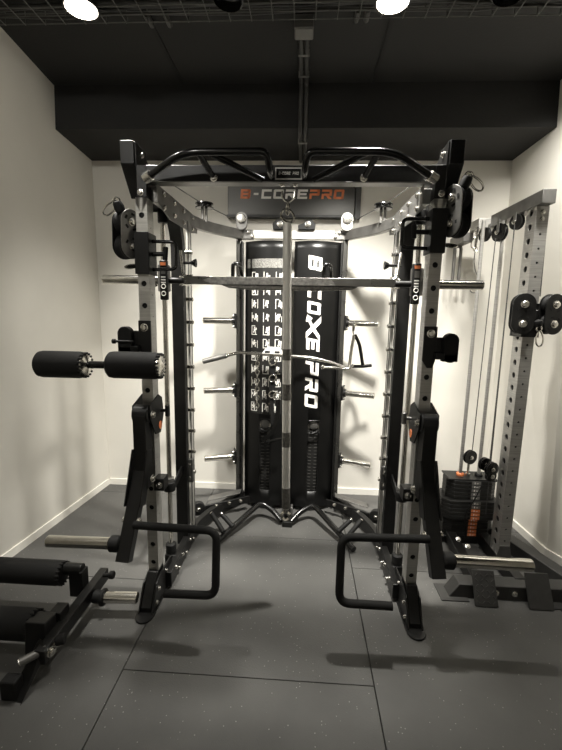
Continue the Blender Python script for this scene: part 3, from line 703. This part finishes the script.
# ------------------------------------------------------------------ bars and grips hanging on the rack
t = thing('straight_bar', 'long chrome bar hanging upright from a carabiner under the top beam', 'bar', (U(1,.01), 1.935, .48))
TOP, BOT = V(U(1,.0),1.935,1.955), V(U(1,.022),1.935,.545)
b = MB(); b.cyl(TOP, BOT, .0205, 28, .003); b.build('shaft', 'bar', t)
for z0, z1 in ((1.372,1.318),(1.20,1.12),(.955,.88),(.66,.55)):
    f = lambda z: TOP+(BOT-TOP)*((TOP.z-z)/(TOP.z-BOT.z))
    b = MB(); b.cyl(f(z0), f(z1), .0212, 28); b.build('knurled_band', 'dark_steel', t)
b = MB(); b.cyl(BOT+V(0,0,.002), BOT-V(0,0,.02), .0135, 18).torus(BOT-V(0,0,.042), (0,1,0), .021, .008, 24); b.build('end_eye', 'chrome', t)
b = MB(); b.torus(TOP+V(0,0,.03), (0,1,0), .026, .005, 24, 1, 1.3); b.build('top_ring', 'chrome', t)
tc_ = thing('carabiner', 'chrome snap hook and shackle hanging under the middle of the top beam', 'carabiner', (U(1,.0), 1.935, 2.0))
b = MB(); b.tube(fillet([(U(1,-.028),1.935,2.093),(U(1,-.022),1.935,2.06),(U(1,.0),1.935,2.043),(U(1,.026),1.935,2.06),(U(1,.032),1.935,2.093)], .015, 5), .005, 10); b.build('shackle', 'chrome', tc_)
b = MB(); carabiner(b, (U(1,.0),1.935,2.045), (0,0,-1), .055, .008, .004); b.build('snap_hook', 'chrome', tc_)

t = thing('lat_bar', 'thin chrome pull-down bar with drooping grip ends hanging before the shrouds', 'pull-down bar', (XC, 2.87, 1.15))
b = MB(); b.tube(fillet([(U(1,-.46),2.86,1.228),(U(1,-.37),2.87,1.254),(U(1,.16),2.87,1.226),(U(1,.30),2.87,1.196),(U(1,.40),2.86,1.158)], .06, 6), .0125, 14); b.build('shaft', 'chrome', t)
b = MB(); b.cyl((U(1,-.635),2.85,1.180), (U(1,-.46),2.86,1.228), .0185, 16, .003); b.build('grip', 'grey', t)
b = MB(); b.tube(fillet([(U(1,.235),2.83,1.165),(U(1,.34),2.84,1.162),(U(1,.41),2.85,1.150),(U(1,.45),2.86,1.185)], .03, 6), .0105, 12).lathe((U(1,.232),2.83,1.165), (1,0,0), [(.004,-.012),(.015,-.006),(.016,.004),(.01,.012)], 16); b.build('grip', 'chrome', t)
b = MB(); b.prism([(U(1,-.205),1.25),(U(1,-.055),1.247),(U(1,-.06),1.275),(U(1,-.085),1.298),(U(1,-.16),1.30),(U(1,-.185),1.28)], 'y', 2.85, 2.856); hk = b.build('hook_plate', 'white', t, bevel=.001)
for u in (-.165, -.095):
    b = MB(); b.box(U(1,u-.018), U(1,u+.018), 2.8485, 2.8505, 1.256, 1.270); b.build('plate_slot', 'rubber', hk)

t = thing('triangle_grip', 'black and chrome triangle grip hanging from the upper right weight horn', 'cable grip', (U(1,.49), 2.93, 1.15))
b = MB(); b.tube(fillet([(U(1,.455),2.93,1.39),(U(1,.435),2.91,1.26),(U(1,.43),2.90,1.16)], .05, 5), .012, 12); b.build('side_bar', 'chrome', t)
b = MB(); b.tube(fillet([(U(1,.462),2.93,1.392),(U(1,.50),2.95,1.33),(U(1,.535),2.97,1.17)], .06, 6), .013, 12); b.build('side_bar', 'gloss', t)
b = MB(); b.tube([(U(1,.435),2.92,1.165),(U(1,.535),2.97,1.160),(U(1,.60),2.97,1.170)], .013, 12); b.build('hand_grip', 'gloss', t)
b = MB(); b.torus((U(1,.458),3.0,1.445), (1,0,0), .034, .006, 20, 1, 1.3); b.tube([(U(1,.458),3.0,1.402),(U(1,.458),2.93,1.385)], .006, 8); b.build('ring', 'chrome', t)

t = thing('hanging_chain', 'short bright chain hanging from the pull-down bar over the exercise chart', 'chain', (U(1,-.237), 2.86, .85))
b = MB()
for k in range(13):
    z = 1.235-.031*k; b.torus((U(1,-.237),2.868-.001*k,z), (1,0,0) if k % 2 else (0,1,0), .0135, .0042, 14, 1, 1.5, ydir=(0,0,1))
b.build('links', 'chrome', t)
t = thing('strap_grip', 'dark strap loop with chrome rings hanging beside the upright bar', 'strap', (U(1,-.11), 2.87, .58))
b = MB()
for z in (1.19, 1.07, .95): b.torus((U(1,-.125),2.865,z), (.2,1,0), .028, .006, 20, 1, .8)
b.torus((U(1,-.09),2.86,.94), (.1,1,0), .024, .006, 20)
b.build('ring', 'chrome', t)
b = MB(); b.beam((U(1,-.128),2.875,1.18), (U(1,-.122),2.875,.95), .035, .005, (0,1,0)); b.beam((U(1,-.13),2.872,.93), (U(1,-.12),2.872,.72), .028, .005, (0,1,0)); b.build('webbing', 'rubber', t)
b = MB(); b.sweep(fillet([(U(1,-.085),2.86,.925),(U(1,-.08),2.86,.80),(U(1,-.12),2.85,.66),(U(1,-.2),2.85,.60)], .08, 6), [(-.016,-.003),(.016,-.003),(.016,.003),(-.016,.003)], up=(0,1,0)); b.tube([(U(1,-.165),2.85,.592),(U(1,-.03),2.84,.632)], .010, 10); b.build('loop', 'gloss', t)

# ================================================================== cable tower on the right
tw = thing('cable_tower', 'tall grey perforated cable tower with guide rods along the right wall', 'cable tower', (1.25, 2.5, 0))
zs = [.16+.075*k for k in range(27)]
b = MB(); b.post(1.2675, 2.38, .066, .10, .05, 2.135, [z+.03 for z in zs], .0065, zs, .018, sides=(-1,)); b.build('upright', 'tower', tw)
b = MB(); b.box(1.243, 1.292, 2.34, 2.42, .06, 2.12); b.build('upright_lining', 'rubber', tw)
b = MB(); b.box(1.2275, 1.2975, 2.275, 2.861, 2.136, 2.207); tb = b.build('top_beam', 'grey', tw, bevel=.003)
b = MB(); b.box(1.150, 1.285, 2.862, 3.0, 2.124, 2.190); b.build('top_crossbar', 'steel', tw, bevel=.003)
b = MB(); b.box(1.105, 1.175, 2.99, 3.25, 2.060, 2.123); b.build('rear_beam', 'grey', tw, bevel=.003)
bolts(tw, [((1.267,2.33,z),(0,-1,0)) for z in (2.07,2.105)], .010)
b = MB(); b.tube(fillet([(1.115,3.16,1.78),(1.115,3.16,2.055),(1.160,3.16,2.055),(1.160,3.16,1.78)], .02, 5), .012, 10); b.build('hanger_loop', 'grey', tw)
for x in (1.108, 1.232):
    b = MB(); b.cyl((x,2.68,.06), (x,2.68,2.135), .0115, 16); b.build('guide_rod', 'tower', tw)
for (px, py, pz, r, m_) in ((1.225,2.50,2.090,.044,'black'),(1.215,2.68,2.065,.055,'gloss'),(1.175,2.80,2.075,.045,'black')):
    b = MB(); b.lathe((px-.014,py,pz), (1,.35,0), [(.012,0),(r,.001),(r,.006),(r*.8,.013),(r,.021),(r,.026),(.012,.028)], 26); pu = b.build('top_pulley', m_, tw)
    for q in (-.018, .022):
        b = MB(); b.beam((px+q,py,pz), (px+q,py,2.14), .004, .03, (0,1,0)); b.build('pulley_strap', 'grey', pu)
    bolts(pu, [((px-.02,py,pz),(-1,-.3,0))], .012)
for pts in ([(1.195,2.47,2.07),(1.195,2.45,.30)], [(1.225,2.53,2.07),(1.225,2.53,.62)], [(1.19,2.68,2.03),(1.165,2.66,.63)], [(1.305,2.35,2.1),(1.305,2.33,1.66)]):
    b = MB(); b.tube(pts, .003, 6); b.build('cable', 'cable', tw)
# lower pulleys above the stack
for (px, py, pz, r) in ((1.150,2.66,.605,.048),(1.175,2.50,.62,.042),(1.205,2.47,.60,.046),(1.205,2.47,.555,.036)):
    b = MB(); b.lathe((px,py-.012,pz), (.35,-1,0), [(.012,-.012),(r,-.011),(r,-.006),(r*.8,.0),(r,.006),(r,.011),(.012,.012)], 24); pu = b.build('lower_pulley', 'gloss', tw)
    bolts(pu, [((px+.004,py-.027,pz),(.3,-1,0))], .011)
b = MB(); b.cyl((1.150,2.66,.463), (1.150,2.66,.57), .008, 10).cyl((1.150,2.66,.463), (1.150,2.66,.485), .015, 12); b.build('stack_stem', 'chrome', tw)
# base
b = MB()
b.prism([(.845,.0),(.90,.085),(1.50,.085),(1.56,.03),(1.56,0)], 'y', 2.05, 2.14); b.build('base_crossbar', 'basegrey', tw, bevel=.004)
b = MB(); b.box(.80, .95, 2.02, 2.16, 0, .007); b.build('floor_plate', 'basegrey', tw, bevel=.001)
b = MB(); b.box(1.36, 1.50, 2.0, 2.06, 0, .007); b.build('floor_plate', 'basegrey', tw, bevel=.001)
b = MB(); b.beam((1.02,2.10,.05), (1.05,2.62,.05), .06, .07); b.build('base_beam', 'black', tw, bevel=.003)
b = MB(); b.beam((1.262,2.12,.05), (1.262,2.95,.05), .06, .08); b.build('base_beam', 'black', tw, bevel=.003)
b = MB(); b.beam((1.36,2.72,.045), (1.575,2.13,.045), .085, .09); b.build('base_outrigger', 'basegrey', tw, bevel=.004)
b = MB(); b.box(.98, 1.36, 2.60, 2.78, .005, .055); b.build('stack_rest', 'black', tw, bevel=.003)
bolts(tw, [((x,2.05,z),(0,-1,0)) for x, z in ((1.10,.045),(1.20,.045))]+[((1.06,2.5,.09),(0,-.6,1)), ((1.09,2.42,.09),(0,-.6,1)), ((1.14,2.22,.095),(0,-.5,1))], .013)
for x0, x1, diamond in ((.967,1.088,True),(1.250,1.378,False)):
    lo, hi = (1.985,.006), (2.066,.165)
    b = MB(); b.hexa([(x0,lo[0],lo[1]),(x1,lo[0],lo[1]),(x1-.006,hi[0],hi[1]),(x0,hi[0],hi[1])], [(x0,lo[0]+.012,lo[1]-.003),(x1,lo[0]+.012,lo[1]-.003),(x1-.006,hi[0]+.012,hi[1]-.006),(x0,hi[0]+.012,hi[1]-.006)])
    if diamond:
        e1 = V(1,0,0); e2 = V(0,hi[0]-lo[0],hi[1]-lo[1]).normalized(); nn = V(0,-(hi[1]-lo[1]),hi[0]-lo[0]).normalized()
        for r_ in range(6):
            for c_ in range(4):
                p = V(x0+.018+.028*c_, lo[0], lo[1])+e2*(.02+.027*r_)+nn*.001; q = (e1+e2*(1 if (r_+c_) % 2 else -1)).normalized()*.009
                b.beam(p-q, p+q, .005, .004, nn)
    b.build('foot_rest', 'basegrey', tw, bevel=.0008)
b = MB(); b.prism([(1.22,.055),(1.32,.055),(1.30,.16),(1.24,.16)], 'y', 2.326, 2.332); b.build('base_gusset', 'grey', tw, bevel=.001)

# weight stack of the tower
ws = thing('weight_stack', 'pinned stack of black weight plates with orange and grey labels in the cable tower', 'weight stack', (1.17, 2.68, .055))
for k in range(15):
    z = .057+.0265*k
    wide = 5 <= k <= 9
    xl, xr, yf, yb = (.975, 1.35, 2.575, 2.78) if wide else (1.005, 1.335, 2.60, 2.76)
    ch = .045
    b = MB(); b.prism([(xl+ch,yf),(xr-ch,yf),(xr,yf+ch),(xr,yb-ch),(xr-ch,yb),(xl+ch,yb),(xl,yb-ch),(xl,yf+ch)], 'z', z, z+.0242); p = b.build('weight_plate', 'plate', ws, bevel=.0025)
    b = MB(); b.box(1.160, 1.217, yf-.0015, yf+.001, z+.002, z+.0225)
    b.cur = 1; b.box(1.175, 1.181, yf-.0022, yf-.001, z+.006, z+.018).box(1.189, 1.201, yf-.0022, yf-.001, z+.008, z+.012)
    b.build('weight_label', ['orange' if k < 8 else 'jbox', 'white'], p)
    b = MB(); b.cyl((1.145,yf-.001,z+.012), (1.145,yf+.001,z+.012), .006, 12); b.build('pin_hole', 'rubber', p)
b = MB(); b.box(1.008, 1.332, 2.605, 2.755, .453, .463); b.build('top_cap', 'black', ws, bevel=.002)
for x in (1.108, 1.232):
    b = MB(); b.lathe((x,2.68,.463), (0,0,1), [(.013,0),(.026,0),(.026,.012),(.020,.018),(.013,.018)], 18, caps=False); b.build('rod_bushing', 'orange' if x < 1.2 else 'rubber', ws)
b = MB(); b.tube(fillet([(1.21,2.57,.44),(1.15,2.54,.33),(1.10,2.53,.26),(1.13,2.55,.08)], .08, 8), .004, 8); b.build('pin_cord', 'rubber', ws)

# dual pulley carriage on the tower post
t = thing('twin_pulley', 'black twin pulley head clamped round the perforated tower upright', 'pulley carriage', (1.267, 2.38, 1.44))
b = MB()
for q in ((1.222, 1.232, 2.318, 2.442), (1.303, 1.313, 2.318, 2.442), (1.222, 1.313, 2.318, 2.328), (1.222, 1.313, 2.432, 2.442)): b.box(*q, 1.435, 1.62)
b.build('slide_block', 'black', t, bevel=.002)
for cx, n in ((1.198, (-.2,-1,0)), (1.337, (.2,-1,0))):
    nv = V(*n).normalized()
    for k, off in enumerate((-.012, -.058)):
        b = MB(); b.stadium((cx,2.29,1.563)+nv*0 if False else V(cx,2.31,1.563)-nv*off, nv, (0,0,1), .052, .057, -.003, .003, 14); pp = b.build('pulley_plate', 'black', t, bevel=.001)
    for dz in (-.052, .052):
        b = MB(); b.lathe(V(cx,2.31,1.563+dz)+nv*.015, nv, [(.012,0),(.051,0),(.053,.006),(.044,.02),(.053,.034),(.051,.04),(.012,.04)], 26); b.build('pulley_wheel', 'rubber', t)
        bolts(t, [(V(cx,2.31,1.563+dz)+nv*.061, nv)], .017)
    for dz in (-.052, .052):
        b = MB()
        for a in (.9, 2.2, 4.0, 5.3):
            xx = nv.cross(V(0,0,1)); p = lambda q: V(cx,2.31,1.563+dz)+nv*.0615+xx*.04*math.cos(q)+V(0,0,1)*.04*math.sin(q)
            b.beam(p(a), p(a+.5), .006, .002, nv)
        b.build('plate_slot', 'rubber', t)
    b = MB(); b.beam(V(cx,2.31,1.56), V(1.267,2.33,1.56), .05, .05); b.build('swivel_arm', 'black', t, bevel=.003)
b = MB(); b.lathe((1.262,2.24,1.515), (.2,0,-1), [(.006,-.02),(.022,-.012),(.024,.004),(.018,.018),(.006,.02)], 18); b.build('cable_stopper', 'rubber', t)
b = MB(); b.torus((1.268,2.24,1.486), (0,1,0), .014, .004, 16); carabiner(b, (1.272,2.24,1.475), (.12,0,-1), .085, .022, .0045); b.build('carabiner', 'chrome', t)

t = thing('cord_loop', 'thin cord with steel snap hook hanging from the cable tower crossbar', 'cord', (1.13, 2.82, 1.70))
b = MB(); b.tube(fillet([(1.128,2.82,2.0),(1.125,2.82,1.88),(1.17,2.82,1.78),(1.165,2.82,1.70),(1.125,2.82,1.70),(1.11,2.82,1.74)], .05, 6), .003, 8); b.build('cord', 'cable', t)
b = MB(); b.cyl((1.128,2.82,2.0), (1.128,2.82,2.125), .009, 12).torus((1.128,2.82,1.985), (0,1,0), .013, .004, 16); carabiner(b, (1.12,2.82,2.06), (-.2,0,-1), .07, .016, .004); b.build('snap_hook', 'chrome', t)

# ================================================================== ceiling fittings
places = ['near the left wall, glowing', 'right of the centre conduit, glowing', 'close to the right wall', 'added as unseen fill light above the viewer on the left', 'added as unseen fill light behind the viewer on the left', 'added as unseen fill light behind the viewer in the middle']
proto = None; lamps = []
for i, (x, y, z, *_) in enumerate(LAMPS):
    lab = 'round black ceiling spotlight '+places[i]
    if proto is None:
        proto = t = thing('ceiling_spotlight', lab, 'ceiling light', (x,y,z), 'round ceiling spotlights')
        b = MB(); b.lathe((x,y,z), (0,0,1), [(.070,.003),(.077,0),(.079,.004),(.076,.008)], 28); b.build('housing', 'black', t)
        b = MB(); b.lathe((x,y,z), (0,0,1), [(.004,-.014),(.03,-.011),(.069,.003),(.069,.006)], 28); b.build('bulb', 'bulb', t)
    else:
        t = copy_tree(proto); t.location = (x,y,z); t['label'] = lab
    lamps.append(t)
for t, (x, y, z, wt, aim, cone, soft) in zip(lamps, LAMPS):
    li = bpy.data.lights.new('lamp_light', 'SPOT'); li.energy = wt; li.color = LAMP_COL; li.spot_size = math.radians(cone); li.spot_blend = soft; li.shadow_soft_size = .08
    lo = bpy.data.objects.new('lamp_light', li); C.collection.objects.link(lo); lo.parent = t; lo.location = (0,0,-.03); lo.rotation_euler = Vector(aim).to_track_quat('-Z', 'Y').to_euler()

for x, lab in ((-.300, 'black cylinder spotlight hanging left of the junction box, unlit'), (.675, 'black cylinder spotlight hanging at the upper right, unlit')):
    t = thing('cylinder_spotlight', lab, 'ceiling light', (x,1.60,2.63), 'unlit cylinder spotlights')
    b = MB(); b.lathe((x,1.60,2.64), (.08,.08,1), [(.048,.02),(.052,0),(.056,.002),(.056,.18),(.045,.19),(.01,.195)], 28); b.build('housing', 'gloss', t)
    b = MB(); b.cyl((x+.015,1.615,2.82), (x+.015,1.615,2.96), .010, 12); b.build('stem', 'black', t)

t = thing('cable_tray', 'black wire basket cable tray running across under the ceiling', 'cable tray', (0, 1.97, 2.89))
b = MB()
for y, z in ((1.84,2.90),(1.893,2.90),(1.946,2.90),(2.0,2.90),(2.053,2.90),(2.105,2.90),(1.84,2.945),(2.105,2.945)):
    b.tube([(-1.6,y,z),(1.52,y,z)], .0024, 6)
for k in range(32):
    x = -1.58+.1*k; b.tube([(x,1.84,2.955),(x,1.84,2.896),(x,2.105,2.896),(x,2.105,2.955)], .0024, 6)
b.build('wire_basket', 'wire', t)
for i in range(10):
    rr = random.Random(i); y = 1.868+.0235*i; b = MB()
    b.tube([(-1.58+.129*k, y+.010*math.sin(k*.9+i*2)+rr.uniform(-.004,.004), 2.912+.008*(i % 3)+rr.uniform(0,.005)) for k in range(25)], rr.uniform(.0055,.0085), 8)
    tag(b.build('ceiling_cable', 'cable'), 'black cable lying along the wire basket tray under the ceiling', 'cable', 'cables in the wire tray')

t = thing('junction_box', 'grey junction box on the ceiling at the top of the centre conduit', 'junction box', (-.036, 2.2, 2.86))
b = MB(); b.box(-.082, .012, 2.16, 2.25, 2.90, 2.959); b.build('box', 'jbox', t, bevel=.004)
b = MB(); b.box(-.078, .008, 2.165, 2.245, 2.896, 2.901); b.build('lid', 'jbox', t, bevel=.002)
t = thing('conduit', 'dark double conduit running from the junction box down over the bulkhead', 'conduit', (-.04, 2.7, 2.68))
for x in (-.052, -.020):
    b = MB(); b.tube(fillet([(x,2.25,2.942),(x,2.73,2.942),(x,2.735,2.688),(x,3.27,2.684)], .03, 4), .0125, 10); b.build('pipe', 'conduit', t)
for q in ((2.42, 2.44, 2.93, 2.96), (2.62, 2.64, 2.93, 2.96), (2.9, 2.92, 2.67, 2.70)):
    b = MB(); b.box(-.068, -.004, *q); b.build('clip', 'jbox', t, bevel=.002)
t = thing('conduit', 'short conduit pair on the ceiling beside the right glowing spotlight', 'conduit', (.24, 1.9, 2.92))
for x in (.215, .262):
    b = MB(); b.tube([(x,2.12,2.944),(x,2.19,2.944)], .013, 10); b.build('pipe', 'conduit', t)
t = thing('conduit', 'short conduit pair on the ceiling beside the left glowing spotlight', 'conduit', (-.74, 1.9, 2.92))
for x in (-.79, -.70):
    b = MB(); b.tube([(x,2.12,2.944),(x,2.20,2.944)], .013, 10); b.build('pipe', 'conduit', t)
